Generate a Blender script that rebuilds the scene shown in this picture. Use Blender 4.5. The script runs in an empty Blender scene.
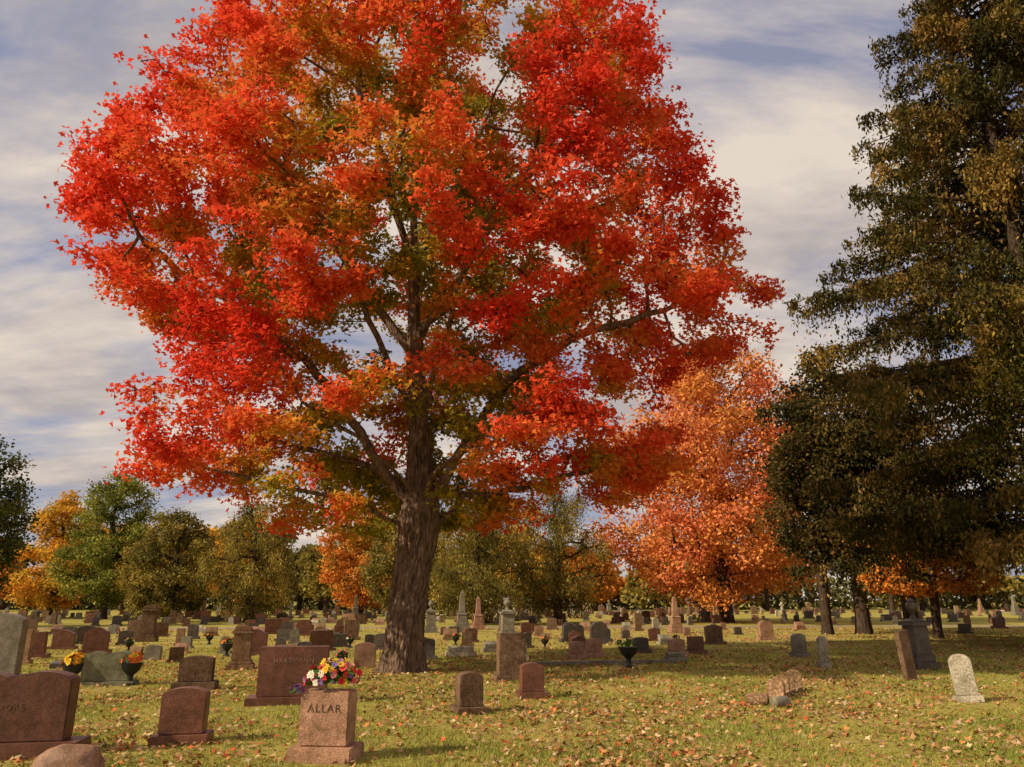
import bpy, math, random
import numpy as np
from mathutils import Vector, noise
rng=np.random.default_rng(11); random.seed(5)
scene=bpy.context.scene
COL=scene.collection

# ---------------------------------------------------------------- helpers
def link(o): COL.objects.link(o); return o
def fast_mesh(name, verts, nper, colors=None, faces=None, mat=None, smooth=False):
    verts=np.ascontiguousarray(verts,dtype=np.float32)
    me=bpy.data.meshes.new(name)
    me.vertices.add(len(verts)); me.vertices.foreach_set('co',verts.ravel())
    if faces is None: faces=np.arange(len(verts),dtype=np.int32).reshape(-1,nper)
    faces=np.ascontiguousarray(faces,dtype=np.int32)
    M=len(faces)
    me.loops.add(M*nper); me.loops.foreach_set('vertex_index',faces.ravel())
    me.polygons.add(M)
    me.polygons.foreach_set('loop_start',np.arange(0,M*nper,nper,dtype=np.int32))
    me.polygons.foreach_set('loop_total',np.full(M,nper,dtype=np.int32))
    if smooth: me.polygons.foreach_set('use_smooth',np.ones(M,dtype=bool))
    me.update(calc_edges=True)
    if colors is not None:
        a=me.color_attributes.new('Col','FLOAT_COLOR','POINT')
        c=np.ones((len(verts),4),dtype=np.float32); c[:,:3]=colors
        a.data.foreach_set('color',c.ravel())
    if mat: me.materials.append(mat)
    return me
def norm(a): return a/np.maximum(np.linalg.norm(a,axis=-1,keepdims=True),1e-6)
KITE=[(-.5,0,0),(.05,.42,.10),(.55,0,0),(.05,-.42,.10)]
MAPLE=[(-.5,0,0),(-.02,.55,.12),(.08,.17,.02),(.58,0,-.08),(.08,-.17,.02),(-.02,-.55,.12)]
NARROW=[(-.5,0,0),(0,.22,.05),(.6,0,0),(0,-.22,.05)]
def leaves(C,size,N,A,shape):
    N=norm(N); A=norm(A-(A*N).sum(1,keepdims=True)*N); B=np.cross(N,A)
    out=np.empty((len(C),len(shape),3))
    for i,(a,b,n) in enumerate(shape):
        out[:,i]=C+size[:,None]*(A*a+B*b+N*n)
    return out.reshape(-1,3)
def new_mat(name):
    m=bpy.data.materials.new(name); m.use_nodes=True; nt=m.node_tree; nt.nodes.clear(); return m,nt
def leaf_mat(name,trans=.35):
    m,nt=new_mat(name); n=nt.nodes; l=nt.links
    out=n.new('ShaderNodeOutputMaterial'); at=n.new('ShaderNodeAttribute'); at.attribute_name='Col'
    d=n.new('ShaderNodeBsdfDiffuse'); l.new(at.outputs['Color'],d.inputs[0])
    if trans>0:
        t=n.new('ShaderNodeBsdfTranslucent'); mx=n.new('ShaderNodeMixShader'); mx.inputs[0].default_value=trans
        l.new(at.outputs['Color'],t.inputs[0]); l.new(d.outputs[0],mx.inputs[1]); l.new(t.outputs[0],mx.inputs[2]); l.new(mx.outputs[0],out.inputs[0])
    else: l.new(d.outputs[0],out.inputs[0])
    return m
def bark_mat(name,c1,c2,scale=3.):
    m,nt=new_mat(name); n=nt.nodes; l=nt.links
    out=n.new('ShaderNodeOutputMaterial'); b=n.new('ShaderNodeBsdfDiffuse')
    tc=n.new('ShaderNodeTexCoord'); mp=n.new('ShaderNodeMapping'); mp.inputs['Scale'].default_value=(scale*3,scale*3,scale*.6)
    l.new(tc.outputs['Object'],mp.inputs[0])
    no=n.new('ShaderNodeTexNoise'); no.inputs['Scale'].default_value=1.6; no.inputs['Detail'].default_value=8; no.inputs['Distortion'].default_value=.6
    l.new(mp.outputs[0],no.inputs[0])
    vo=n.new('ShaderNodeTexVoronoi'); vo.feature='DISTANCE_TO_EDGE'; vo.inputs['Scale'].default_value=1.5
    l.new(mp.outputs[0],vo.inputs[0])
    r=n.new('ShaderNodeValToRGB'); r.color_ramp.elements[0].position=.3; r.color_ramp.elements[0].color=(*c1,1); r.color_ramp.elements[1].position=.72; r.color_ramp.elements[1].color=(*c2,1)
    l.new(no.outputs[0],r.inputs[0]); l.new(r.outputs[0],b.inputs[0])
    ad=n.new('ShaderNodeMath'); ad.operation='ADD'; l.new(no.outputs[0],ad.inputs[0]); l.new(vo.outputs['Distance'],ad.inputs[1])
    bp=n.new('ShaderNodeBump'); bp.inputs['Strength'].default_value=.9; bp.inputs['Distance'].default_value=.06
    l.new(ad.outputs[0],bp.inputs['Height']); l.new(bp.outputs[0],b.inputs['Normal']); l.new(b.outputs[0],out.inputs[0])
    return m
LEAF=leaf_mat('leaf_foliage',.3); LEAFM=leaf_mat('maple_leaf',.42); NEEDLE=leaf_mat('needle_foliage',.2); LITTER=leaf_mat('fallen_leaf',0)
BARK=bark_mat('maple_bark',(.055,.035,.024),(.30,.20,.14)); BARKD=bark_mat('dark_bark',(.03,.02,.014),(.12,.08,.055))

# ---------------------------------------------------------------- branching
def colonize(nodes,parents,attr,step=.5,kill=.75,infl=6.,iters=90,jit=.15,tropism=(0,0,.05)):
    nodes=[np.array(p,float) for p in nodes]; parents=list(parents)
    P=np.array(nodes)
    d=np.linalg.norm(attr[:,None]-P[None],axis=2); ni=d.argmin(1); nd=d.min(1)
    keep=nd>kill*.6; attr=attr[keep]; ni=ni[keep]; nd=nd[keep]
    trop=np.array(tropism)
    for it in range(iters):
        if len(attr)<3: break
        act=nd<infl
        if not act.any(): act=nd<nd.min()+2
        idx=ni[act]; P=np.array(nodes)
        dr=norm(attr[act]-P[idx])
        u,inv=np.unique(idx,return_inverse=True)
        s=np.zeros((len(u),3)); np.add.at(s,inv,dr)
        s=norm(s)+rng.normal(0,jit,(len(u),3))+trop
        newp=P[u]+step*norm(s)
        base=len(nodes)
        for k in range(len(u)): nodes.append(newp[k]); parents.append(int(u[k]))
        dd=np.linalg.norm(attr[:,None]-newp[None],axis=2); m=dd.min(1); mi=dd.argmin(1)
        upd=m<nd; nd=np.where(upd,m,nd); ni=np.where(upd,base+mi,ni)
        k=nd>kill; attr=attr[k]; ni=ni[k]; nd=nd[k]
    return np.array(nodes),np.array(parents)
def radii(P,par,r0=.02,e=2.3):
    n=len(P); acc=np.zeros(n); ch=np.zeros(n,int)
    for i in range(n-1,-1,-1):
        if acc[i]==0: acc[i]=r0**e
        if par[i]>=0: acc[par[i]]+=acc[i]; ch[par[i]]+=1
    return acc**(1/e),ch
def chains(P,par,R):
    kids=[[] for _ in P]
    for i,p in enumerate(par):
        if p>=0: kids[p].append(i)
    out=[]; stack=[(0,None)]
    while stack:
        s,pa=stack.pop()
        c=[pa] if pa is not None else []
        rr=[min(R[s]*1.15,R[pa])] if pa is not None else []
        cur=s
        while True:
            c.append(cur); rr.append(R[cur])
            k=kids[cur]
            if not k: break
            k=sorted(k,key=lambda q:-R[q])
            for q in k[1:]: stack.append((q,cur))
            cur=k[0]
        out.append((P[c],np.array(rr)))
    return out
def tubes(chs,sides=6,rmin=.0):
    V=[];F=[];off=0
    ang=np.arange(sides)*2*math.pi/sides
    for pts,rr in chs:
        if len(pts)<2 or rr.max()<rmin: continue
        T=norm(np.gradient(pts,axis=0))
        if abs(T[:,2]).mean()>.6: ref=np.tile([[1.,0,0]],(len(pts),1))
        else: ref=np.tile([[0,0,1.]],(len(pts),1))
        U=norm(np.cross(T,ref)); W=np.cross(T,U)
        ring=pts[:,None]+rr[:,None,None]*(U[:,None]*np.cos(ang)[None,:,None]+W[:,None]*np.sin(ang)[None,:,None])
        n=len(pts); V.append(ring.reshape(-1,3))
        i=np.arange(n-1)[:,None]*sides; j=np.arange(sides)[None]; j2=(j+1)%sides
        F.append((np.stack([i+j,i+j2,i+sides+j2,i+sides+j],-1)+off).reshape(-1,4)); off+=n*sides
    return np.concatenate(V),np.concatenate(F)
def fbm(p,s): return noise.noise(Vector((p[0]*s,p[1]*s,p[2]*s)))
def make_tree_objs(name,loc,bv,bf,barkm,lv,nper,lc,lm):
    root=bpy.data.objects.new(name,None); root.location=loc; link(root)
    o=link(bpy.data.objects.new('trunk_and_branches',fast_mesh('branches',bv,4,faces=bf,mat=barkm,smooth=True))); o.parent=root
    o=link(bpy.data.objects.new('foliage',fast_mesh('foliage',lv,nper,colors=np.repeat(lc,nper,axis=0),mat=lm))); o.parent=root
    return root

# ---------------------------------------------------------------- the big red maple
def big_maple():
    TX,TY=-2.75,19.4
    zs=[3.3,4.0,4.8,6.6,7.5,8.5,9.8,11.5,13,16.5,20,22,23.8]
    rl=[2.8,5.8,7.6,7.5,6.2,6.6,9.0,9.7,9.8,7.9,4.9,3.0,.6]
    rr=[2.4,6.2,7.8,7.0,6.4,10.7,10.6,9.2,8.2,8.5,5.6,3.6,.6]
    A=[]
    while len(A)<3000:
        z=rng.uniform(3.3,23.6); a=np.interp(z,zs,rl); b=np.interp(z,zs,rr); dpt=.36*(a+b)
        x=rng.uniform(-11,11); y=rng.uniform(-9,9)
        rx=a if x<0 else b
        q=(x/rx)**2+(y/dpt)**2
        if q>1 or q<.04: continue
        if z<4.8 and q<.12: continue
        if z<6.2 and y<0 and abs(x-.4)<1.3: continue
        if rng.random()>(.35+.65*q)*(1.0 if z>7 else 1.5): continue
        if fbm((x+3,y,z*1.7),.45)<(-.035 if z>7 else -.14): continue
        A.append((x,y,z))
    A=np.array(A)
    nodes=[];par=[]
    def line(pts,start=-1):
        prev=start
        for i in range(len(pts)-1):
            p=np.array(pts[i],float);q=np.array(pts[i+1],float); n=max(1,int(np.linalg.norm(q-p)/.5))
            for k in range(n):
                if i==0 and k==0 and start>=0: continue
                nodes.append(p+(q-p)*k/n+(rng.normal(0,.05,3) if start>=0 else 0)); par.append(prev); prev=len(nodes)-1
        nodes.append(np.array(pts[-1],float)); par.append(prev); return len(nodes)-1
    line([(0,0,0),(.12,0,1.5),(.3,0,3.2),(.38,0,4.2),(.25,0,6),(.0,.1,9),(-.1,0,12),(-.35,.1,15.5),(-.3,0,19)])
    def limb(z,pts):
        s=min(range(36),key=lambda i: abs(nodes[i][2]-z)); line([nodes[s]]+pts,s)
    limb(3.9,[(-.9,-.3,5.3),(-1.9,-.6,7.0),(-4.0,-1.0,8.8),(-6.2,-1.2,10.2),(-7.4,-1.2,11.2)])
    limb(4.3,[(-1.1,.6,5.2),(-4.0,1.0,6.0),(-5.4,1.2,6.0)])
    limb(3.3,[(-.9,-.8,3.9),(-2.4,-1.5,4.2),(-4.6,-2.4,4.7)])
    limb(3.7,[(1.3,-.4,5.2),(2.6,-.8,7.2),(4.4,-1.2,8.4),(6.8,-1.0,9.1)])
    limb(3.4,[(1.5,.4,4.3),(3.2,.8,4.7),(5.4,.5,5.2)])
    limb(4.0,[(1.0,-1.6,4.8),(2.4,-3.2,5.4)])
    limb(4.1,[(-.6,-1.8,5.2),(-2.0,-3.2,6.0)])
    limb(5.5,[(.8,-1.6,7.4),(1.6,-3.2,9.2)])
    limb(6.0,[(-.6,-1.8,8.0),(-1.4,-3.4,10.2)])
    limb(5.2,[(.2,2.0,7.5),(-.4,4.0,9.8)])
    limb(8.0,[(-1.6,.2,10.5),(-3.6,0,13.5),(-4.6,0,15.5)])
    limb(8.5,[(1.6,-.4,11),(3.4,-.6,14),(4.4,-.6,15.5)])
    limb(10.5,[(-.9,-1.2,13.5),(-1.8,-2.0,16.5)])
    limb(11,[(1.0,.8,14.0),(2.0,1.3,17)])
    P,pa=colonize(nodes,par,A,step=.40,kill=.58,infl=4.,iters=75,jit=.22)
    R,ch=radii(P,pa,.016,2.2)
    k=.38/R[2]
    R=np.where(R>.06,R*(1+(k-1)*np.clip((R-.06)/.3,0,1)),R)
    bv,bf=tubes(chains(P,pa,R),7)
    S=128; H=130; zt=np.linspace(-.1,5.6,H); th=np.arange(S)*2*math.pi/S
    cx=np.interp(zt,[0,1.5,3.2,4.2,6],[0,.12,.3,.38,.25])
    TV=np.empty((H,S,3))
    for i in range(H):
        z=zt[i]; r=np.interp(z,[-.1,.15,.5,1.3,2.6,3.4,4.2,5.6],[.66,.57,.50,.46,.46,.52,.43,.28])
        for j in range(S):
            a=th[j]; fl=max(0,1-z/.9); lob=1+.12*fl*math.cos(5*a+.7)+.06*fl*math.cos(3*a)
            tw=a+z*.12+.12*noise.noise(Vector((math.cos(a)*2,math.sin(a)*2,z*1.3)))
            n1=noise.noise(Vector((math.cos(tw)*2.6,math.sin(tw)*2.6,z*.7))); n2=abs(noise.noise(Vector((math.cos(tw)*8,math.sin(tw)*8,z*1.5)))); n3=noise.noise(Vector((math.cos(tw)*16,math.sin(tw)*16,z*6)))
            q=r*lob*(1+.10*n1)+.18*min(n2,.3)-.035+.035*n3
            TV[i,j]=(cx[i]+q*math.cos(a),q*math.sin(a),z)
    i=np.arange(H-1)[:,None]*S; j=np.arange(S)[None]; j2=(j+1)%S
    TF=np.stack([i+j,i+j2,i+S+j2,i+S+j],-1).reshape(-1,4)
    bf=np.concatenate([bf,TF+len(bv)]); bv=np.concatenate([bv,TV.reshape(-1,3)])
    thin=np.where((R<.034)&(P[:,2]>3.2))[0]
    NL=245000
    w=np.array([0.3+max(0,fbm(P[i],.9)+.35)*1.1 for i in thin]); w/=w.sum()
    pick=rng.choice(thin,NL,p=w)
    C=P[pick]+rng.normal(0,1,(NL,3))*np.array([.23,.23,.12])+np.array([0,0,-.08])
    x,y,z=C.T
    rx=np.where(x<0,np.interp(z,zs,rl),np.interp(z,zs,rr)); dp=.36*(np.interp(z,zs,rl)+np.interp(z,zs,rr))
    q=np.sqrt((x/np.maximum(rx,1))**2+(y/np.maximum(dp,1))**2)
    cn=np.array([fbm(P[i],.33) for i in range(len(P))]); cn2=np.array([fbm(P[i]+7,1.1) for i in range(len(P))])
    t=q*1.35+cn[pick]*.5+cn2[pick]*.5+rng.normal(0,.08,NL)+.04*(x>2)-.22
    t=t+np.clip((z-9)/40,-.04,.08)-.16*np.exp(-(((x+1.0)/2.4)**2))+.20*(x<-3.2)*(z<8.5)
    xs=[.15,.40,.58,.78,1.0,1.3]
    cr=np.interp(t,xs,[.34,.58,.76,.82,.83,.80]); cg=np.interp(t,xs,[.29,.37,.32,.19,.115,.075]); cb=np.interp(t,xs,[.03,.04,.045,.05,.042,.035])
    br=rng.uniform(.8,1.12,NL)
    LC=np.stack([cr,cg,cb],1)*br[:,None]
    Nn=rng.normal(0,.70,(NL,3))+np.array([0,0,.9])+norm(C*np.array([1,1,0])+1e-3)*.3
    Aa=rng.normal(0,1,(NL,3))+np.array([0,0,-.7])
    lv=leaves(C,rng.uniform(.10,.175,NL),Nn,Aa,MAPLE)
    make_tree_objs('red_maple_tree',(TX,TY,0),bv,bf,BARK,lv,6,LC,LEAFM)
big_maple()

# ---------------------------------------------------------------- other broadleaf trees
def tree(name,X,Y,h,r,zb,pal,nl=22000,ls=.28,tr=.35,weep=0,natt=420,seedp=0,bark=BARKD,dens=-.12):
    A=[];c=0
    while len(A)<natt:
        z=rng.uniform(zb,h); t=(z-zb)/(h-zb)
        rad=r*(math.sin(math.pi*min(1,max(0,t**.75*.93+.06)))**.55)
        a=rng.uniform(0,2*math.pi); q=math.sqrt(rng.random())
        rad*=1+.35*noise.noise(Vector((math.cos(a)*1.6+seedp,math.sin(a)*1.6,z*.35)))
        x=math.cos(a)*q*rad;y=math.sin(a)*q*rad; c+=1
        if rng.random()>.4+.6*q: continue
        if c<60000 and fbm((x+seedp,y+3,z),2.0/r)<dens: continue
        A.append((x,y,z))
    A=np.array(A); lean=rng.normal(0,.02*h,2)
    n0=12; nodes=[(lean[0]*(k/n0)**2,lean[1]*(k/n0)**2,h*.62*k/n0) for k in range(n0+1)]
    P,pa=colonize(nodes,list(range(-1,n0)),A,step=h*.035,kill=h*.05,infl=h,iters=45,jit=.2)
    R,ch=radii(P,pa,.02,2.2); R*=np.clip(tr/R[1],.5,2.5); R[0]*=1.3
    bv,bf=tubes(chains(P,pa,R),6)
    thin=np.where((ch<2)&(P[:,2]>zb*.9)&(R<R[0]*.25))[0]
    pick=rng.choice(thin,nl); s=h*.031
    C=P[pick]+rng.normal(0,1,(nl,3))*np.array([s,s,s*(.7+weep*.6)])-np.array([0,0,weep*s])
    C[:,2]=np.maximum(C[:,2],.4)
    q=np.linalg.norm(C[:,:2],axis=1)/r
    cn=np.array([fbm(p+seedp,2.2/r)+.5*fbm(p,5/r) for p in P])
    pal=np.array(pal); u=np.clip(.5+cn[pick]*.9+rng.normal(0,.12,nl)+(q-.6)*.3,0,.999)*(len(pal)-1)
    i=u.astype(int); f=(u-i)[:,None]; LC=pal[i]*(1-f)+pal[np.minimum(i+1,len(pal)-1)]*f
    LC=LC*rng.uniform(.65,1.3,nl)[:,None]
    Nn=rng.normal(0,.8,(nl,3))+np.array([0,0,.7*(1-weep)]); Aa=rng.normal(0,.8*(1-.5*weep),(nl,3))+np.array([0,0,-.5-weep*1.5])
    lv=leaves(C,rng.uniform(.7,1.3,nl)*ls,Nn,Aa,NARROW if weep>.5 else KITE)
    return make_tree_objs(name,(X,Y,0),bv,bf,bark,lv,4,LC,LEAF)
OR=[(.62,.26,.06),(.76,.31,.08),(.80,.30,.11),(.78,.23,.10)]
OR2=[(.36,.18,.03),(.72,.27,.05),(.80,.31,.06)]
OL=[(.12,.105,.03),(.27,.21,.05),(.43,.31,.07)]  # olives lightened to stand in for haze over the far trees
GR=[(.11,.13,.03),(.24,.25,.05),(.42,.38,.07)]
YE=[(.45,.30,.05),(.78,.46,.06),(.80,.36,.05)]
DK=[(.035,.033,.012),(.07,.062,.02),(.17,.10,.03)]
tree('added_shade_maple',16.6,60,22.4,9.8,1.9,OR,80000,.25,.5,0,900,3,dens=-.2)
tree('broadleaf_tree',16.2,40,12.5,2.3,3.6,DK,14000,.18,.26,0,260,5)
tree('broadleaf_tree',18.3,40.5,15.5,4.1,3.0,DK,26000,.19,.36,0,400,6)
tree('broadleaf_tree',21.6,42,14,3.8,3.2,DK,16000,.22,.4,0,300,7)
tree('added_shade_maple',19.4,35.5,5.4,4.2,2.0,OR2,9000,.15,.2,0,240,8,dens=.06)
tree('broadleaf_tree',-35.6,50,12.4,3.0,1.8,[(.05,.06,.02),(.1,.12,.03),(.22,.2,.05)],18000,.2,.3,0,300,9)
tree('yellow_maple_tree',-45.4,76,12.0,4.2,1.0,YE,20000,.25,.3,0,320,10)
tree('broadleaf_tree',-37.0,70,13.2,4.6,1.4,GR,26000,.21,.35,0,420,11)
tree('broadleaf_tree',-27.5,62,8.8,4.0,.8,OL,24000,.18,.35,.4,350,12)
tree('weeping_tree',-20.4,60,9.4,3.9,.8,OL,26000,.18,.35,.8,350,13)
tree('added_shade_maple',-16.5,84,12,5,1.2,OR2,18000,.26,.35,0,300,14)
tree('yellow_maple_tree',-30.5,88,11.5,4.5,1.2,YE,14000,.28,.35,0,260,24)
tree('broadleaf_tree',-10,72,10.5,4.6,1.0,OL,22000,.22,.35,.4,350,15)
tree('weeping_tree',-2.4,55,9.8,4.2,.9,OL,30000,.17,.35,.8,400,16)
tree('weeping_tree',3.4,58,10.6,4.4,.9,OL,30000,.17,.35,.8,400,17)
tree('broadleaf_tree',-56,66,11,4.2,1.0,GR,16000,.27,.3,0,300,18)
tree('cedar_tree',19.2,24,14.0,4.0,4.4,[(.06,.07,.02),(.16,.16,.03),(.42,.30,.05)],55000,.12,.3,.55,700,19)
# thin maple added out of frame, unseen, to dapple the near ground with shade
tree('added_shade_maple',-19.0,-4.0,12.5,4.2,3.6,OR2,5000,.2,.3,0,170,31,dens=.05)

# ---------------------------------------------------------------- conifers
def conifer(name,X,Y,H,zb,prof,nl,ls,seedp):
    chs=[(np.array([(0,0,z) for z in np.linspace(0,H,20)]),np.linspace(.5,.03,20)*np.r_[1.3,np.ones(19)])]
    pts=[]
    z=zb
    while z<H-.3:
        R=np.interp(z,prof[0],prof[1])
        for k in range(4):
            a=rng.uniform(0,2*math.pi); L=R*rng.uniform(.62,1.12)*(1+.3*noise.noise(Vector((math.cos(a)*1.8+seedp,math.sin(a)*1.8,z*.3))))
            n=9; u=np.linspace(0,1,n); rad=L*u; zz=z+L*(.18*u-.42*u**2+.16*u**4)+rng.normal(0,.03,n)
            aa=a+.1*rng.normal()*u
            p=np.stack([rad*np.cos(aa),rad*np.sin(aa),zz],1)
            chs.append((p,np.linspace(.03+.008*L,.008,n)))
            m=int(12+L*9); uu=rng.uniform(.22,1.03,m)**.8
            q=np.stack([np.interp(uu,u,p[:,k2]) for k2 in range(3)],1)
            side=np.array([-math.sin(a),math.cos(a),0])*(rng.normal(0,.42,m)*(1.1-uu*.6)*min(1,L/3))[:,None]
            pts.append(q+side)
        z+=rng.uniform(.24,.46)
    pts=np.concatenate(pts)
    pick=rng.integers(0,len(pts),nl)
    hang=rng.exponential(.34,nl)
    C=pts[pick]+rng.normal(0,1,(nl,3))*np.array([.11,.11,.08]); C[:,2]-=hang
    cn=np.array([fbm(p+seedp,.45)+.6*fbm(p,1.7) for p in pts])[pick]
    u=np.clip(.5+cn*.85+rng.normal(0,.12,nl),0,1)[:,None]
    c0=np.array([.034,.034,.011]);c1=np.array([.095,.078,.022]);c2=np.array([.32,.19,.05])
    LC=np.where(u<.5,c0+(c1-c0)*u*2,c1+(c2-c1)*(u-.5)*2)*rng.uniform(.7,1.3,nl)[:,None]
    Nn=rng.normal(0,1,(nl,3)); Aa=rng.normal(0,.45,(nl,3))+np.array([0,0,-1.1])
    lv=leaves(C,rng.uniform(.7,1.3,nl)*ls,Nn,Aa,NARROW)
    bv,bf=tubes(chs,5)
    make_tree_objs(name,(X,Y,0),bv,bf,BARKD,lv,4,LC,NEEDLE)
conifer('conifer_tree',21,28,33,4.0,([0,5,9,13.4,18,23,28.5,33],[7.8,8.9,9.3,8.9,7.2,5.8,3.4,.3]),250000,.20,2.)
conifer('conifer_tree',30,33,30,3.5,([0,5,15,24,30],[8,8.5,6.5,3,.3]),60000,.34,7.)

# ---------------------------------------------------------------- distant tree line (one mass)
def tree_line():
    V=[];Cc=[];chs=[]
    x=-150.
    while x<170:
        Y=rng.uniform(105,150)
        px=x/Y
        h=rng.uniform(10,15.5)
        if .08<px<.2: h=rng.uniform(6.5,9)
        r=rng.uniform(4,7)
        pal=[OL,OL,GR,YE,YE,OR2,OL][int(rng.integers(0,7))]
        if px>.35: pal=[GR,OL,DK][int(rng.integers(0,3))]
        pal=np.array(pal)
        nb=14; bl=[]
        for k in range(nb):
            a=rng.uniform(0,6.28); q=rng.uniform(.1,.75)*r; zc=rng.uniform(.25,.88)*h
            sc=1-.5*abs(zc/h-.45)
            bl.append((x+math.cos(a)*q*sc,Y+math.sin(a)*q*sc,zc,rng.uniform(.28,.48)*r))
        n=2400; bl=np.array(bl); b=bl[rng.integers(0,nb,n)]
        d=norm(rng.normal(0,1,(n,3)))*rng.uniform(.5,1.05,n)[:,None]
        C=b[:,:3]+d*b[:,3:]*np.array([1,1,.8]); C[:,2]=np.maximum(C[:,2],.4)
        V.append(leaves(C,rng.uniform(.45,.9,n),rng.normal(0,1,(n,3))+[0,0,.5],rng.normal(0,1,(n,3)),KITE))
        u=rng.random(n)[:,None]*(len(pal)-1); i=u.astype(int)[:,0]; f=u-i[:,None]
        Cc.append((pal[i]*(1-f)+pal[np.minimum(i+1,len(pal)-1)]*f)*rng.uniform(.7,1.2,n)[:,None])
        chs.append((np.array([(x,Y,0),(x,Y,h*.4),(x,Y,h*.8)]),np.array([.4,.3,.1])))
        x+=rng.uniform(3.2,5.5)
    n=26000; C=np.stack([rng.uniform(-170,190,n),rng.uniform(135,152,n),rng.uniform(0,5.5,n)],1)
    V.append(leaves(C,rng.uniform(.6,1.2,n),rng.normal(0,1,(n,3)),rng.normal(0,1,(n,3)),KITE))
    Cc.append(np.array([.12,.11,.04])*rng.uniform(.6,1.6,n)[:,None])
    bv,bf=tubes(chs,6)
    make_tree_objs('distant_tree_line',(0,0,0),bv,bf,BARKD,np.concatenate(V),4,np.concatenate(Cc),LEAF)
tree_line()

# ---------------------------------------------------------------- ground
def ground():
    m,nt=new_mat('lawn'); n=nt.nodes; l=nt.links
    out=n.new('ShaderNodeOutputMaterial'); b=n.new('ShaderNodeBsdfDiffuse')
    tc=n.new('ShaderNodeTexCoord')
    def nz(sc,det=6,rough=.6):
        q=n.new('ShaderNodeTexNoise'); q.inputs['Scale'].default_value=sc; q.inputs['Detail'].default_value=det; q.inputs['Roughness'].default_value=rough; l.new(tc.outputs['Object'],q.inputs[0]); return q.outputs[0]
    def ramp(s,a,b_,c1,c2):
        r=n.new('ShaderNodeValToRGB'); r.color_ramp.elements[0].position=a; r.color_ramp.elements[1].position=b_; r.color_ramp.elements[0].color=(*c1,1); r.color_ramp.elements[1].color=(*c2,1); l.new(s,r.inputs[0]); return r.outputs[0]
    def mix(f,a,b_):
        x=n.new('ShaderNodeMix'); x.data_type='RGBA'; l.new(f,x.inputs[0]); l.new(a,x.inputs[6]); l.new(b_,x.inputs[7]); return x.outputs[2]
    g=ramp(nz(.35),.35,.68,(.21,.24,.045),(.46,.39,.09))
    fine=ramp(nz(14,8,.7),.3,.7,(.16,.15,.03),(.52,.43,.12))
    x=n.new('ShaderNodeMix'); x.data_type='RGBA'; x.inputs[0].default_value=.45; l.new(g,x.inputs[6]); l.new(fine,x.inputs[7])
    lit=ramp(nz(5.5,9,.75),.35,.7,(.30,.17,.07),(.54,.33,.14))
    mk=n.new('ShaderNodeMath'); mk.operation='MULTIPLY'
    f1=ramp(nz(.16,4),.38,.58,(.15,.15,.15),(1,1,1)); f2=ramp(nz(7,8,.8),.46,.60,(0,0,0),(.9,.9,.9))
    l.new(f1,mk.inputs[0]); l.new(f2,mk.inputs[1])
    l.new(mix(mk.outputs[0],x.outputs[2],lit),b.inputs[0])
    bp=n.new('ShaderNodeBump'); bp.inputs['Strength'].default_value=.6; bp.inputs['Distance'].default_value=.05; l.new(nz(18,8,.7),bp.inputs['Height']); l.new(bp.outputs[0],b.inputs['Normal'])
    l.new(b.outputs[0],out.inputs[0])
    v=np.array([(-900,-60,0),(900,-60,0),(900,1500,0),(-900,1500,0)])
    link(bpy.data.objects.new('ground',fast_mesh('ground',v,4,mat=m)))
    m2,nt=new_mat('gravel_lane'); n=nt.nodes; l=nt.links
    out=n.new('ShaderNodeOutputMaterial'); b=n.new('ShaderNodeBsdfDiffuse')
    q=n.new('ShaderNodeTexNoise'); q.inputs['Scale'].default_value=9; q.inputs['Detail'].default_value=8
    r=n.new('ShaderNodeValToRGB'); r.color_ramp.elements[0].color=(.2,.15,.1,1); r.color_ramp.elements[1].color=(.42,.33,.24,1); l.new(q.outputs[0],r.inputs[0]); l.new(r.outputs[0],b.inputs[0]); l.new(b.outputs[0],out.inputs[0])
    xs=np.linspace(-90,110,60); yc=50+3*np.sin(xs*.03)
    v=np.concatenate([np.stack([xs,yc-1.4,xs*0+.006],1),np.stack([xs,yc+1.4,xs*0+.006],1)]); i=np.arange(59)
    f=np.stack([i,i+1,i+61,i+60],1)
    link(bpy.data.objects.new('cemetery_lane',fast_mesh('lane',v,4,faces=f,mat=m2)))
ground()
def grass():
    n=260000
    Y=6.3+ (rng.random(n)**1.5)*22; X=rng.uniform(-1,1,n)*(Y*.80+1.2)
    nz=np.array([noise.noise(Vector((a*.8,b*.8,0)))+.5*noise.noise(Vector((a*3,b*3,5))) for a,b in zip(X,Y)])
    keep=nz>-.30+.12*rng.normal(0,1,n); X=X[keep];Y=Y[keep];nz=nz[keep]; n=len(X)
    h=rng.uniform(.02,.055,n)*(1+.6*nz); a=rng.uniform(0,6.28,n); w=rng.uniform(.004,.008,n)*(.6+Y*.07)
    B=np.stack([X,Y,np.zeros(n)],1); d=np.stack([np.cos(a),np.sin(a),0*a],1)*w[:,None]
    T=B+np.stack([rng.normal(0,.03,n),rng.normal(0,.03,n),h],1)
    v=np.stack([B-d,B+d,T],1).reshape(-1,3)
    u=np.clip(.5-nz*.6+rng.normal(0,.22,n),0,1)[:,None]
    c=np.array([.23,.28,.05])*(1-u)+np.array([.56,.46,.13])*u; c=c*rng.uniform(.65,1.2,n)[:,None]
    link(bpy.data.objects.new('grass',fast_mesh('grass',v,3,colors=np.repeat(c,3,axis=0),mat=LEAF)))
grass()
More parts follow.
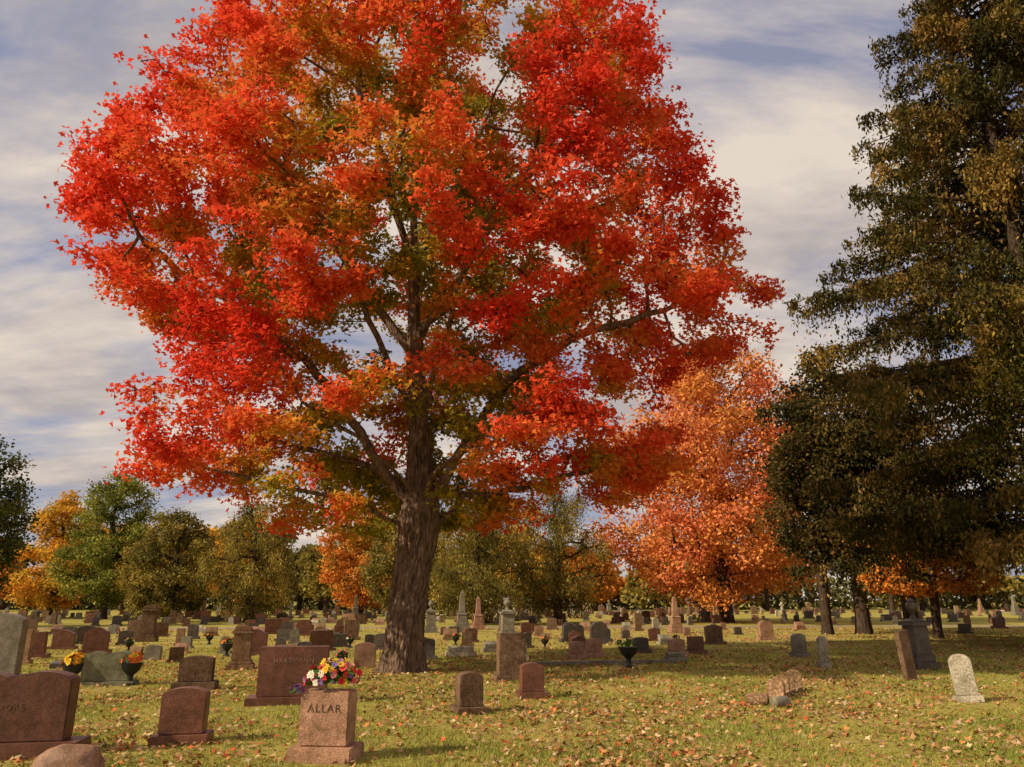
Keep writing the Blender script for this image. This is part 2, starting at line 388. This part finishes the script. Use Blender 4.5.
def litter():
    n=110000
    Y=6.2+(rng.random(n)**1.2)*42; X=rng.uniform(-1,1,n)*(Y*.80+1.5)
    nz=np.array([noise.noise(Vector((a*.35,b*.35,9)))+.6*noise.noise(Vector((a*1.5,b*1.5,2))) for a,b in zip(X,Y)])
    dm=np.hypot(X+1,Y-18); w=np.clip(.22+nz*.65+.38*np.exp(-(dm/8)**2)+.12*(X>0),0.03,1)
    k=rng.random(n)<w; X=X[k];Y=Y[k]; n=len(X)
    C=np.stack([X,Y,rng.uniform(.015,.045,n)],1)
    pal=np.array([(.46,.25,.11),(.55,.34,.18),(.32,.16,.07),(.56,.22,.08),(.58,.45,.26),(.55,.12,.05)])
    c=pal[rng.choice(6,n,p=[.28,.23,.20,.13,.09,.07])]*rng.uniform(.55,1.15,n)[:,None]
    v=leaves(C,rng.uniform(.035,.090,n)*(1+Y*.01),rng.normal(0,.45,(n,3))+[0,0,1],rng.normal(0,1,(n,3))*[1,1,.1],MAPLE)
    v[:,2]=np.maximum(v[:,2],.008)
    link(bpy.data.objects.new('fallen_leaves',fast_mesh('fallen_leaves',v,6,colors=np.repeat(c,6,axis=0),mat=LITTER)))
litter()

# ---------------------------------------------------------------- gravestones
def stone_mat(name,c,spec=.3,rough=.6,grain=90.):
    m,nt=new_mat(name); n=nt.nodes; l=nt.links
    out=n.new('ShaderNodeOutputMaterial'); b=n.new('ShaderNodeBsdfPrincipled'); b.inputs['Roughness'].default_value=rough; b.inputs['Specular IOR Level'].default_value=spec
    tc=n.new('ShaderNodeTexCoord')
    a=n.new('ShaderNodeTexNoise'); a.inputs['Scale'].default_value=grain; a.inputs['Detail'].default_value=3; l.new(tc.outputs['Object'],a.inputs[0])
    s=n.new('ShaderNodeTexNoise'); s.inputs['Scale'].default_value=4; s.inputs['Detail'].default_value=8; s.inputs['Roughness'].default_value=.7; l.new(tc.outputs['Object'],s.inputs[0])
    r=n.new('ShaderNodeValToRGB'); r.color_ramp.elements[0].position=.35; r.color_ramp.elements[1].position=.65
    r.color_ramp.elements[0].color=(*[q*.6 for q in c],1); r.color_ramp.elements[1].color=(*[min(1,q*1.4) for q in c],1); l.new(a.outputs[0],r.inputs[0])
    r2=n.new('ShaderNodeValToRGB'); r2.color_ramp.elements[0].position=.35; r2.color_ramp.elements[1].position=.7
    r2.color_ramp.elements[0].color=(.42,.40,.32,1); r2.color_ramp.elements[1].color=(1,1,1,1); l.new(s.outputs[0],r2.inputs[0])
    x=n.new('ShaderNodeMix'); x.data_type='RGBA'; x.blend_type='MULTIPLY'; x.inputs[0].default_value=1; l.new(r.outputs[0],x.inputs[6]); l.new(r2.outputs[0],x.inputs[7])
    oi=n.new('ShaderNodeObjectInfo'); hs=n.new('ShaderNodeHueSaturation'); mr=n.new('ShaderNodeMapRange'); mr.inputs[3].default_value=.85; mr.inputs[4].default_value=1.35
    l.new(oi.outputs['Random'],mr.inputs[0]); l.new(mr.outputs[0],hs.inputs['Value']); l.new(x.outputs[2],hs.inputs['Color']); l.new(hs.outputs[0],b.inputs['Base Color'])
    bp=n.new('ShaderNodeBump'); bp.inputs['Strength'].default_value=.45; bp.inputs['Distance'].default_value=.03; l.new(s.outputs[0],bp.inputs['Height']); l.new(bp.outputs[0],b.inputs['Normal'])
    l.new(b.outputs[0],out.inputs[0]); return m
M={'red':stone_mat('red_granite',(.19,.075,.045),.4,.45),'rose':stone_mat('rose_granite',(.42,.23,.15)),'grey':stone_mat('grey_granite',(.27,.235,.18)),
   'dark':stone_mat('dark_granite',(.11,.085,.07),.4,.4),'white':stone_mat('weathered_marble',(.50,.44,.35),.1,.9,40),'brown':stone_mat('brown_sandstone',(.22,.135,.085),.1,.9,40),
   'green':stone_mat('mossy_granite',(.2,.19,.12),.1,.8),'tan':stone_mat('tan_sandstone',(.36,.22,.13),.1,.9,30),'metal':stone_mat('dark_iron',(.02,.02,.02),.4,.5),'letter':stone_mat('engraving',(.30,.18,.14),.1,.9),'letterd':stone_mat('engraving_dark',(.14,.08,.06),.1,.9)}
import bmesh
def prism(bm,prof,d,y0=0,z0=0,x0=0):
    f=[bm.verts.new((x+x0,y0-d/2,z+z0)) for x,z in prof]; k=[bm.verts.new((x+x0,y0+d/2,z+z0)) for x,z in prof]
    n=len(prof); bm.faces.new(f); bm.faces.new(k[::-1])
    for i in range(n): bm.faces.new((f[i],k[i],k[(i+1)%n],f[(i+1)%n]))
def box(bm,w,d,z0,z1,tw=None,td=None,x0=0,y0=0):
    tw=w if tw is None else tw; td=d if td is None else td
    a=[bm.verts.new((x0+sx*w/2,y0+sy*d/2,z0)) for sx,sy in((-1,-1),(1,-1),(1,1),(-1,1))]; b=[bm.verts.new((x0+sx*tw/2,y0+sy*td/2,z1)) for sx,sy in((-1,-1),(1,-1),(1,1),(-1,1))]
    bm.faces.new(a[::-1]); bm.faces.new(b)
    for i in range(4): bm.faces.new((a[i],a[(i+1)%4],b[(i+1)%4],b[i]))
def lathe(bm,pr,z0,seg=16,x0=0,y0=0):
    rings=[[bm.verts.new((x0+r*math.cos(t*2*math.pi/seg),y0+r*math.sin(t*2*math.pi/seg),z+z0)) for t in range(seg)] for r,z in pr]
    for a,b in zip(rings,rings[1:]):
        for i in range(seg): bm.faces.new((a[i],a[(i+1)%seg],b[(i+1)%seg],b[i]))
    bm.faces.new(rings[0][::-1]); bm.faces.new(rings[-1])
def top_profile(kind,w,h):
    hw=w/2
    if kind=='flat': return [(-hw,0),(hw,0),(hw,h),(-hw,h)]
    if kind=='serp':
        return [(-hw,0),(hw,0)]+[(hw-i*w/16, h-.11*h*abs(1-i/8)**2.2) for i in range(17)]
    if kind=='wave':
        return [(-hw,0),(hw,0)]+[(hw-i*w/20, h-.10*h+.10*h*math.cos((1-i/10)*math.pi*1.0)-(.04*h if i in(0,20) else 0)) for i in range(21)]
    if kind=='twin':
        return [(-hw,0),(hw,0)]+[(hw-i*w/24, h-.12*h+.12*h*abs(math.sin(i/24*2*math.pi))**.6) for i in range(25)]
    if kind=='round':
        return [(-hw,0),(hw,0)]+[(hw*math.cos(a),h-hw*.8+hw*.8*math.sin(a)) for a in np.linspace(0,math.pi,17)]
    if kind=='gothic':
        return [(-hw,0),(hw,0),(hw,h*.75),(hw*.6,h*.9),(0,h),(-hw*.6,h*.9),(-hw,h*.75)]
def stone_mesh(kind,w,h,d,mat,base=True,bh=.14):
    bm=bmesh.new(); z=0
    if kind=='obelisk':
        box(bm,w*1.6,w*1.6,0,.15*h); box(bm,w*1.25,w*1.25,.15*h+.002,.24*h); box(bm,w,w,.24*h+.002,.42*h); box(bm,w*1.15,w*1.15,.42*h+.002,.46*h,w*.9,w*.9); box(bm,w*.72,w*.72,.46*h+.002,.93*h,w*.45,w*.45); box(bm,w*.45,w*.45,.93*h+.001,h,.02,.02)
    elif kind=='urn':
        box(bm,w*1.5,w*1.5,0,.1*h); box(bm,w*1.2,w*1.2,.1*h+.002,.2*h); box(bm,w,w,.2*h+.002,.6*h,w*.94,w*.94); box(bm,w*1.2,w*1.2,.6*h+.002,.66*h); box(bm,w*1.0,w*1.0,.66*h+.002,.70*h,w*.6,w*.6)
        lathe(bm,[(w*.22,0),(w*.1,.04*h),(w*.12,.07*h),(w*.32,.15*h),(w*.34,.2*h),(w*.2,.24*h),(w*.24,.25*h),(w*.05,.3*h)],.70*h+.002)
    elif kind=='pillar':
        box(bm,w*1.45,d*1.5,0,.12*h); box(bm,w*1.2,d*1.25,.12*h+.002,.2*h); box(bm,w,d,.2*h+.002,.82*h,w*.95,d*.95); box(bm,w*1.15,d*1.2,.82*h+.002,.89*h)
        prism(bm,[(-w*.5,0),(w*.5,0),(w*.42,.07*h),(w*.2,.105*h),(0,.11*h),(-w*.2,.105*h),(-w*.42,.07*h)],d,0,.89*h+.002)
    elif kind=='cross':
        box(bm,w,d*1.6,0,.15*h); t=w*.22
        prism(bm,[(-t,0),(t,0),(t*.8,.5*h),(w*.5,.5*h),(w*.5,.65*h),(t*.8,.65*h),(t*.8,.85*h),(-t*.8,.85*h),(-t*.8,.65*h),(-w*.5,.65*h),(-w*.5,.5*h),(-t*.8,.5*h)],d*.7,0,.15*h+.002)
    elif kind=='slant':
        if base: box(bm,w*1.2,d*1.5,0,bh); z=bh+.002
        a=[bm.verts.new(q) for q in ((-w/2,-d/2,z),(-w/2,d/2,z),(-w/2,d/2,max(h,z+.05)),(-w/2,d*.15,max(h,z+.05)),(-w/2,-d/2,min(z+.12,max(h,z+.05)-.02)))]; b=[bm.verts.new((w/2,q.co.y,q.co.z)) for q in a]
        bm.faces.new(a); bm.faces.new(b[::-1])
        for i in range(5): bm.faces.new((a[i],b[i],b[(i+1)%5],a[(i+1)%5]))
    elif kind=='boulder':
        bmesh.ops.create_icosphere(bm,subdivisions=4,radius=1)
        for v in bm.verts:
            p=v.co.copy(); n=1+.14*noise.noise(p*1.6)+.05*noise.noise(p*5)
            sx=math.copysign(abs(p.x)**.75,p.x); sz=math.copysign(abs(p.z)**.8,p.z)
            v.co=Vector((sx*w/2*n,p.y*d/2*n,sz*h*.85*n+.1*h))
    elif kind=='log':
        lathe(bm,[(h*.42,0),(h*.5,.02),(h*.5,w-.02),(h*.42,w)],0,18)
        for v in bm.verts: v.co=Vector((v.co.z-w/2,v.co.x,v.co.y+h*.45))
    else:
        if base: box(bm,w*1.28,d*1.75,-.02,bh); z=bh+.002
        prism(bm,top_profile(kind,w,h-z),d,0,z)
    bmesh.ops.recalc_face_normals(bm,faces=bm.faces)
    if kind not in('boulder',):
        ed=[e for e in bm.edges if len(e.link_faces)==2 and e.calc_face_angle(0)>.6]
        try: bmesh.ops.bevel(bm,geom=ed,offset=min(.014,w*.03),segments=2,affect='EDGES',clamp_overlap=True)
        except Exception: pass
    me=bpy.data.meshes.new(kind+'_stone'); bm.to_mesh(me); bm.free(); me.materials.append(M[mat])
    if kind in('boulder','log'): me.polygons.foreach_set('use_smooth',[True]*len(me.polygons))
    return me
def put(me,x,y,rot=0,tilt=0,name='headstone',roll=0):
    o=bpy.data.objects.new(name,me); o.location=(x,y,0); o.rotation_euler=(tilt,roll,rot); link(o); return o
def stone(kind,w,h,d,mat,x,y,rot=0,tilt=0,name='headstone',base=True,bh=.14,roll=0):
    return put(stone_mesh(kind,w,h,d,mat,base,bh),x,y,math.radians(rot),tilt,name,roll)
def inscribe(o,txt,size,z,y,mat='letter'):
    c=bpy.data.curves.new('t','FONT'); c.body=txt; c.size=size; c.extrude=.002; c.align_x='CENTER'; c.resolution_u=2; c.space_character=1.15
    t=bpy.data.objects.new('t',c); link(t); bpy.context.view_layer.update()
    me=bpy.data.meshes.new_from_object(t.evaluated_get(bpy.context.evaluated_depsgraph_get())); bpy.data.objects.remove(t)
    me.materials.clear(); me.materials.append(M[mat])
    ob=bpy.data.objects.new('inscription',me); link(ob); ob.parent=o; ob.rotation_euler=(math.pi/2,0,0); ob.location=(0,y-.002,z)

fs=stone('flat',.56,.72,.30,'rose',-2.07,9.05,-6,bh=.15); inscribe(fs,'ALLAR',.12,.50,-.15,'letterd')
stone('serp',.53,.64,.28,'red',-4.1,10.05,12,bh=.11)
c=stone('flat',1.16,.92,.34,'red',-3.78,13.7,12,bh=.12); inscribe(c,'HARTMANN',.11,.66,-.17)
d_=stone('twin',1.30,.90,.28,'red',-5.75,9.2,10,bh=.16); inscribe(d_,'MOORE',.10,.5,-.14)
stone('boulder',.66,.36,.42,'rose',-4.3,7.95,8)
stone('serp',.95,1.42,.32,'grey',-11.15,17.0,12)
stone('twin',.92,.66,.26,'green',-8.45,16.5,12,bh=.08)
stone('serp',.64,.62,.28,'brown',-6.3,15.8,12)
stone('pillar',.46,1.05,.42,'tan',-6.95,20.2,15)
stone('serp',.45,.42,.2,'grey',-10.6,23.2,12,base=False)
stone('serp',.55,.62,.24,'rose',-3.85,20.6,10,base=False)
stone('flat',.60,.98,.32,'brown',-.02,17.4,14,bh=.12)
stone('serp',.41,.60,.26,'red',.36,14.4,10,bh=.11)
stone('serp',.38,.60,.34,'brown',-.68,12.6,18,bh=.1)
stone('urn',.56,1.8,.6,'grey',-.2,35,10,name='urn_monument')
stone('round',.34,.78,.14,'white',7.95,13.9,-12,-.07,bh=.1,roll=-.06)
stone('flat',.28,1.05,.14,'brown',8.75,17.4,20,.0,roll=-.10,base=False)
stone('urn',.46,1.75,.5,'dark',10.5,20.3,10,name='urn_monument')
stone('round',.26,.78,.12,'white',8.15,20.6,10,.03)
stone('slant',.9,.18,.5,'dark',-11.5,20.6,12,base=False,name='flat_grave_marker')
stone('serp',.5,.55,.22,'dark',3.9,33,10); stone('round',.7,.85,.3,'dark',3.5,31.5,10,base=False)
for (x,y,k,m_,w,h) in [(1.95,23.6,'serp','rose',.45,.5),(2.55,24.4,'serp','rose',.48,.55),(4.3,26.2,'serp','dark',.5,.5),(4.7,22.6,'slant','grey',.5,.25),(5.2,24.8,'serp','rose',.5,.52),(6.0,25.6,'flat','red',.5,.55),(11.2,34.4,'serp','rose',.6,.8),(8.9,24.3,'round','grey',.4,.7),(-1.6,24.6,'slant','white',.8,.3),(-.6,26.5,'slant','grey',.7,.35),(-5.3,18.6,'slant','grey',.6,.25)]:
    stone(k,w,h,.24,m_,x,y,10+rng.normal(0,5))
for i,(x,y) in enumerate([(4.72,14.2),(4.95,14.6),(5.2,15.0),(5.48,15.4)]):
    stone('round',.27,.34+.02*i,.17,'tan',x,y,-30+i*6,-.22+.06*i,base=False,name='leaning_footstone')
stone('log',.36,.2,.2,'tan',4.15,13.5,-25,name='fallen_stone'); stone('log',.34,.17,.17,'grey',4.45,13.25,30,name='fallen_stone')
stone('flat',4.2,.10,.16,'grey',2.6,21.6,12,base=False,name='plot_edging')

lib=[stone_mesh(k,w,h,.26,m_) for (k,w,h,m_) in [('serp',.7,.75,'grey'),('serp',.8,.8,'red'),('flat',.7,.8,'brown'),('flat',1.0,.85,'red'),('round',.5,.85,'white'),('round',.55,.9,'grey'),('serp',.55,.6,'rose'),('twin',1.0,.75,'dark'),('gothic',.5,1.0,'brown'),('slant',.7,.5,'tan'),('slant',.7,.5,'rose'),('wave',.9,.85,'red'),('serp',.7,.7,'dark'),('serp',.9,.95,'brown'),('flat',.55,1.1,'tan'),('serp',.6,.7,'dark'),('slant',.6,.45,'white')]]
tall=[stone_mesh(k,w,h,w*.8,m_) for (k,w,h,m_) in [('obelisk',.5,2.2,'grey'),('obelisk',.45,1.9,'rose'),('pillar',.5,1.4,'tan'),('pillar',.55,1.5,'brown'),('urn',.5,1.7,'grey'),('cross',.6,1.4,'white')]]
fixed=[(o.location.x,o.location.y) for o in bpy.data.objects if o.parent is None]
row=23.5
while row<104:
    x=-row*.8-2
    while x<row*.8+3:
        step=rng.choice([1.4,1.9,2.5,3.6],p=[.35,.3,.2,.15]) if x<row*.25 else rng.choice([2,4,7])
        x+=step*(1+ (row-22)/110)
        y=row+rng.normal(0,.5)+x*.15
        if y<21.5: continue
        if x>row*.22 and y<44 : 
            if rng.random()<.75: continue
        if any((x-a)**2+(y-b)**2<1.7 for a,b in fixed): continue
        if abs(y-(50+3*math.sin(x*.03)))<2.2: continue
        if rng.random()<.16: continue
        if rng.random()<.06 and y>30:
            j=int(rng.integers(0,len(tall))); put(tall[j],x,y,math.radians(12+rng.normal(0,4)),0,'obelisk_monument' if j<2 else 'monument')
        else:
            o=put(lib[int(rng.integers(0,len(lib)))],x,y,math.radians(12+rng.normal(0,6)),rng.normal(0,.03),roll=rng.normal(0,.02)); s=rng.uniform(.5,.9); o.scale=(s,s,s*rng.uniform(.9,1.2))
    row+=rng.uniform(1.9,2.9)

# ---------------------------------------------------------------- flowers
def flowers(name,loc,n,rx,ry,rz,cols,size=.055,green=200):
    V=[];C=[]
    cols=np.array(cols)
    for i in range(n):
        d=rng.normal(0,1,3); d/=np.linalg.norm(d); d[2]=abs(d[2])*.9-.15; c=d*np.array([rx,ry,rz])*rng.uniform(.85,1.18)
        nrm=norm(d+rng.normal(0,.3,3)); t=norm(np.cross(nrm,[.3,.2,1.])); b=np.cross(nrm,t); col=cols[int(rng.integers(0,len(cols)))]
        sz=size*rng.uniform(.7,1.15)
        for ring,(pn,sc,up) in enumerate([(7,1.,.3),(5,.62,.6)]):
            for k in range(pn):
                a=k*2*math.pi/pn+ring*.4; dr=math.cos(a)*t+math.sin(a)*b; sd=-math.sin(a)*t+math.cos(a)*b; s=sz*sc*rng.uniform(.85,1.1)
                V+= [c,c+dr*s*.6+sd*s*.38+nrm*s*up*.6,c+dr*s+nrm*s*up,c+dr*s*.6-sd*s*.38+nrm*s*up*.6]; C.append(col*rng.uniform(.75,1.1)*(1 if ring==0 else .85))
    V=np.array(V)
    d=norm(rng.normal(0,1,(green,3))); d[:,2]=np.abs(d[:,2])*.9-.2; G=d*np.array([rx,ry,rz])*rng.uniform(.5,1.05,green)[:,None]
    gv=leaves(G,rng.uniform(.05,.10,green),rng.normal(0,1,(green,3)),d+rng.normal(0,.4,(green,3)),NARROW)
    C=np.concatenate([np.array(C),np.array([.07,.13,.03])*rng.uniform(.6,1.4,green)[:,None]]); V=np.concatenate([V,gv])
    o=bpy.data.objects.new(name,fast_mesh(name,V,4,colors=np.repeat(C,4,axis=0),mat=LITTER)); o.location=loc; link(o); return o
flowers('flower_arrangement',(-2.05,9.05,.83),100,.29,.2,.25,[(.80,.05,.06),(.85,.74,.60),(.8,.28,.30),(.80,.05,.06),(.8,.5,.05),(.8,.12,.08),(.3,.18,.42)],.048,300)
flowers('flower_bouquet',(-2.40,8.95,.72),9,.08,.07,.07,[(.4,.15,.5),(.7,.1,.4)],.042,40)
def planter(x,y,cols,n,s=1.):
    bm=bmesh.new(); lathe(bm,[(.12*s,0),(.13*s,.03*s),(.05*s,.07*s),(.05*s,.16*s),(.15*s,.26*s),(.19*s,.38*s),(.17*s,.38*s)],0,20)
    me=bpy.data.meshes.new('urn'); bm.to_mesh(me); bm.free(); me.materials.append(M['metal'])
    o=bpy.data.objects.new('flower_urn',me); o.location=(x,y,0); link(o)
    f=flowers('plant',(0,0,.42*s),n,.17*s,.17*s,.15*s,cols,.06*s,90); f.parent=o
planter(-9.05,16.3,[(.8,.3,.03),(.8,.5,.05)],40,1.15); planter(-7.95,16.5,[(.78,.18,.05),(.8,.6,.06)],36,1.15)
planter(3.05,20.6,[(.1,.16,.04)],6,1.35); planter(-8.9,24.5,[(.8,.25,.05)],12); planter(-4.4,20.4,[(.7,.1,.2)],6,.8)
for x,y in [(-13.2,27),(-12,31),(-6,29),(-2.2,30.5),(1.2,28.5),(6.2,29.5)]:
    planter(x,y,[(.8,.1,.1),(.8,.4,.1),(.8,.7,.6)],9,.8)

# ---------------------------------------------------------------- sky, sun, camera
EL,AZ=math.radians(33),math.radians(246)
w=bpy.data.worlds.new("World"); scene.world=w; w.use_nodes=True; nt=w.node_tree; n=nt.nodes; l=nt.links; n.clear()
out=n.new('ShaderNodeOutputWorld'); bg=n.new('ShaderNodeBackground'); bg.inputs[1].default_value=.15
sky=n.new('ShaderNodeTexSky'); sky.sky_type='NISHITA'; sky.sun_disc=False; sky.sun_elevation=EL; sky.sun_rotation=AZ; sky.dust_density=2.
tc=n.new('ShaderNodeTexCoord'); sp=n.new('ShaderNodeSeparateXYZ'); l.new(tc.outputs['Generated'],sp.inputs[0])
mz=n.new('ShaderNodeMath'); mz.operation='MAXIMUM'; mz.inputs[1].default_value=0; l.new(sp.outputs[2],mz.inputs[0])
az=n.new('ShaderNodeMath'); az.operation='ADD'; az.inputs[1].default_value=.22; l.new(mz.outputs[0],az.inputs[0])
dx=n.new('ShaderNodeMath'); dx.operation='DIVIDE'; l.new(sp.outputs[0],dx.inputs[0]); l.new(az.outputs[0],dx.inputs[1])
dy=n.new('ShaderNodeMath'); dy.operation='DIVIDE'; l.new(sp.outputs[1],dy.inputs[0]); l.new(az.outputs[0],dy.inputs[1])
cb=n.new('ShaderNodeCombineXYZ'); l.new(dx.outputs[0],cb.inputs[0]); l.new(dy.outputs[0],cb.inputs[1])
mp=n.new('ShaderNodeMapping'); mp.inputs['Rotation'].default_value=(0,0,.5); mp.inputs['Scale'].default_value=(.9,1.7,1); mp.inputs['Location'].default_value=(2.3,.7,0); l.new(cb.outputs[0],mp.inputs[0])
c1=n.new('ShaderNodeTexNoise'); c1.inputs['Scale'].default_value=1.1; c1.inputs['Detail'].default_value=9; c1.inputs['Roughness'].default_value=.6; c1.inputs['Distortion'].default_value=.4; l.new(mp.outputs[0],c1.inputs[0])
r=n.new('ShaderNodeValToRGB'); r.color_ramp.elements[0].position=.39; r.color_ramp.elements[0].color=(.12,.12,.12,1); r.color_ramp.elements[1].position=.55; r.color_ramp.elements[1].color=(1,1,1,1); l.new(c1.outputs[0],r.inputs[0])
c2=n.new('ShaderNodeTexNoise'); c2.inputs['Scale'].default_value=1.9; c2.inputs['Detail'].default_value=9; c2.inputs['Roughness'].default_value=.6; l.new(mp.outputs[0],c2.inputs[0])
cc=n.new('ShaderNodeValToRGB'); cc.color_ramp.elements[0].position=.35; cc.color_ramp.elements[0].color=(3.2,2.85,2.75,1); cc.color_ramp.elements[1].position=.58; cc.color_ramp.elements[1].color=(5.2,4.5,3.85,1); l.new(c2.outputs[0],cc.inputs[0])
bl=n.new('ShaderNodeMix'); bl.data_type='RGBA'; bl.inputs[0].default_value=.7; bl.inputs[7].default_value=(1.5,1.6,2.6,1); l.new(sky.outputs[0],bl.inputs[6])
mx=n.new('ShaderNodeMix'); mx.data_type='RGBA'; l.new(r.outputs[0],mx.inputs[0]); l.new(bl.outputs[2],mx.inputs[6]); l.new(cc.outputs[0],mx.inputs[7])
l.new(mx.outputs[2],bg.inputs[0]); l.new(bg.outputs[0],out.inputs[0])
sl=bpy.data.lights.new('sun','SUN'); sl.energy=5.; sl.angle=math.radians(.5); sl.color=(1,.86,.62)
so=link(bpy.data.objects.new('sun',sl)); dv=Vector((math.sin(AZ)*math.cos(EL),math.cos(AZ)*math.cos(EL),math.sin(EL))); so.rotation_euler=dv.to_track_quat('Z','Y').to_euler(); so.location=dv*60
cam=bpy.data.cameras.new('camera'); cam.sensor_width=36; cam.lens=26; cam.clip_end=3000
co=link(bpy.data.objects.new('camera',cam)); co.location=(0,0,1.7); co.rotation_euler=(math.radians(90+16.3),0,0); scene.camera=co
scene.view_settings.view_transform='Standard'; scene.view_settings.look='None'; scene.view_settings.exposure=0
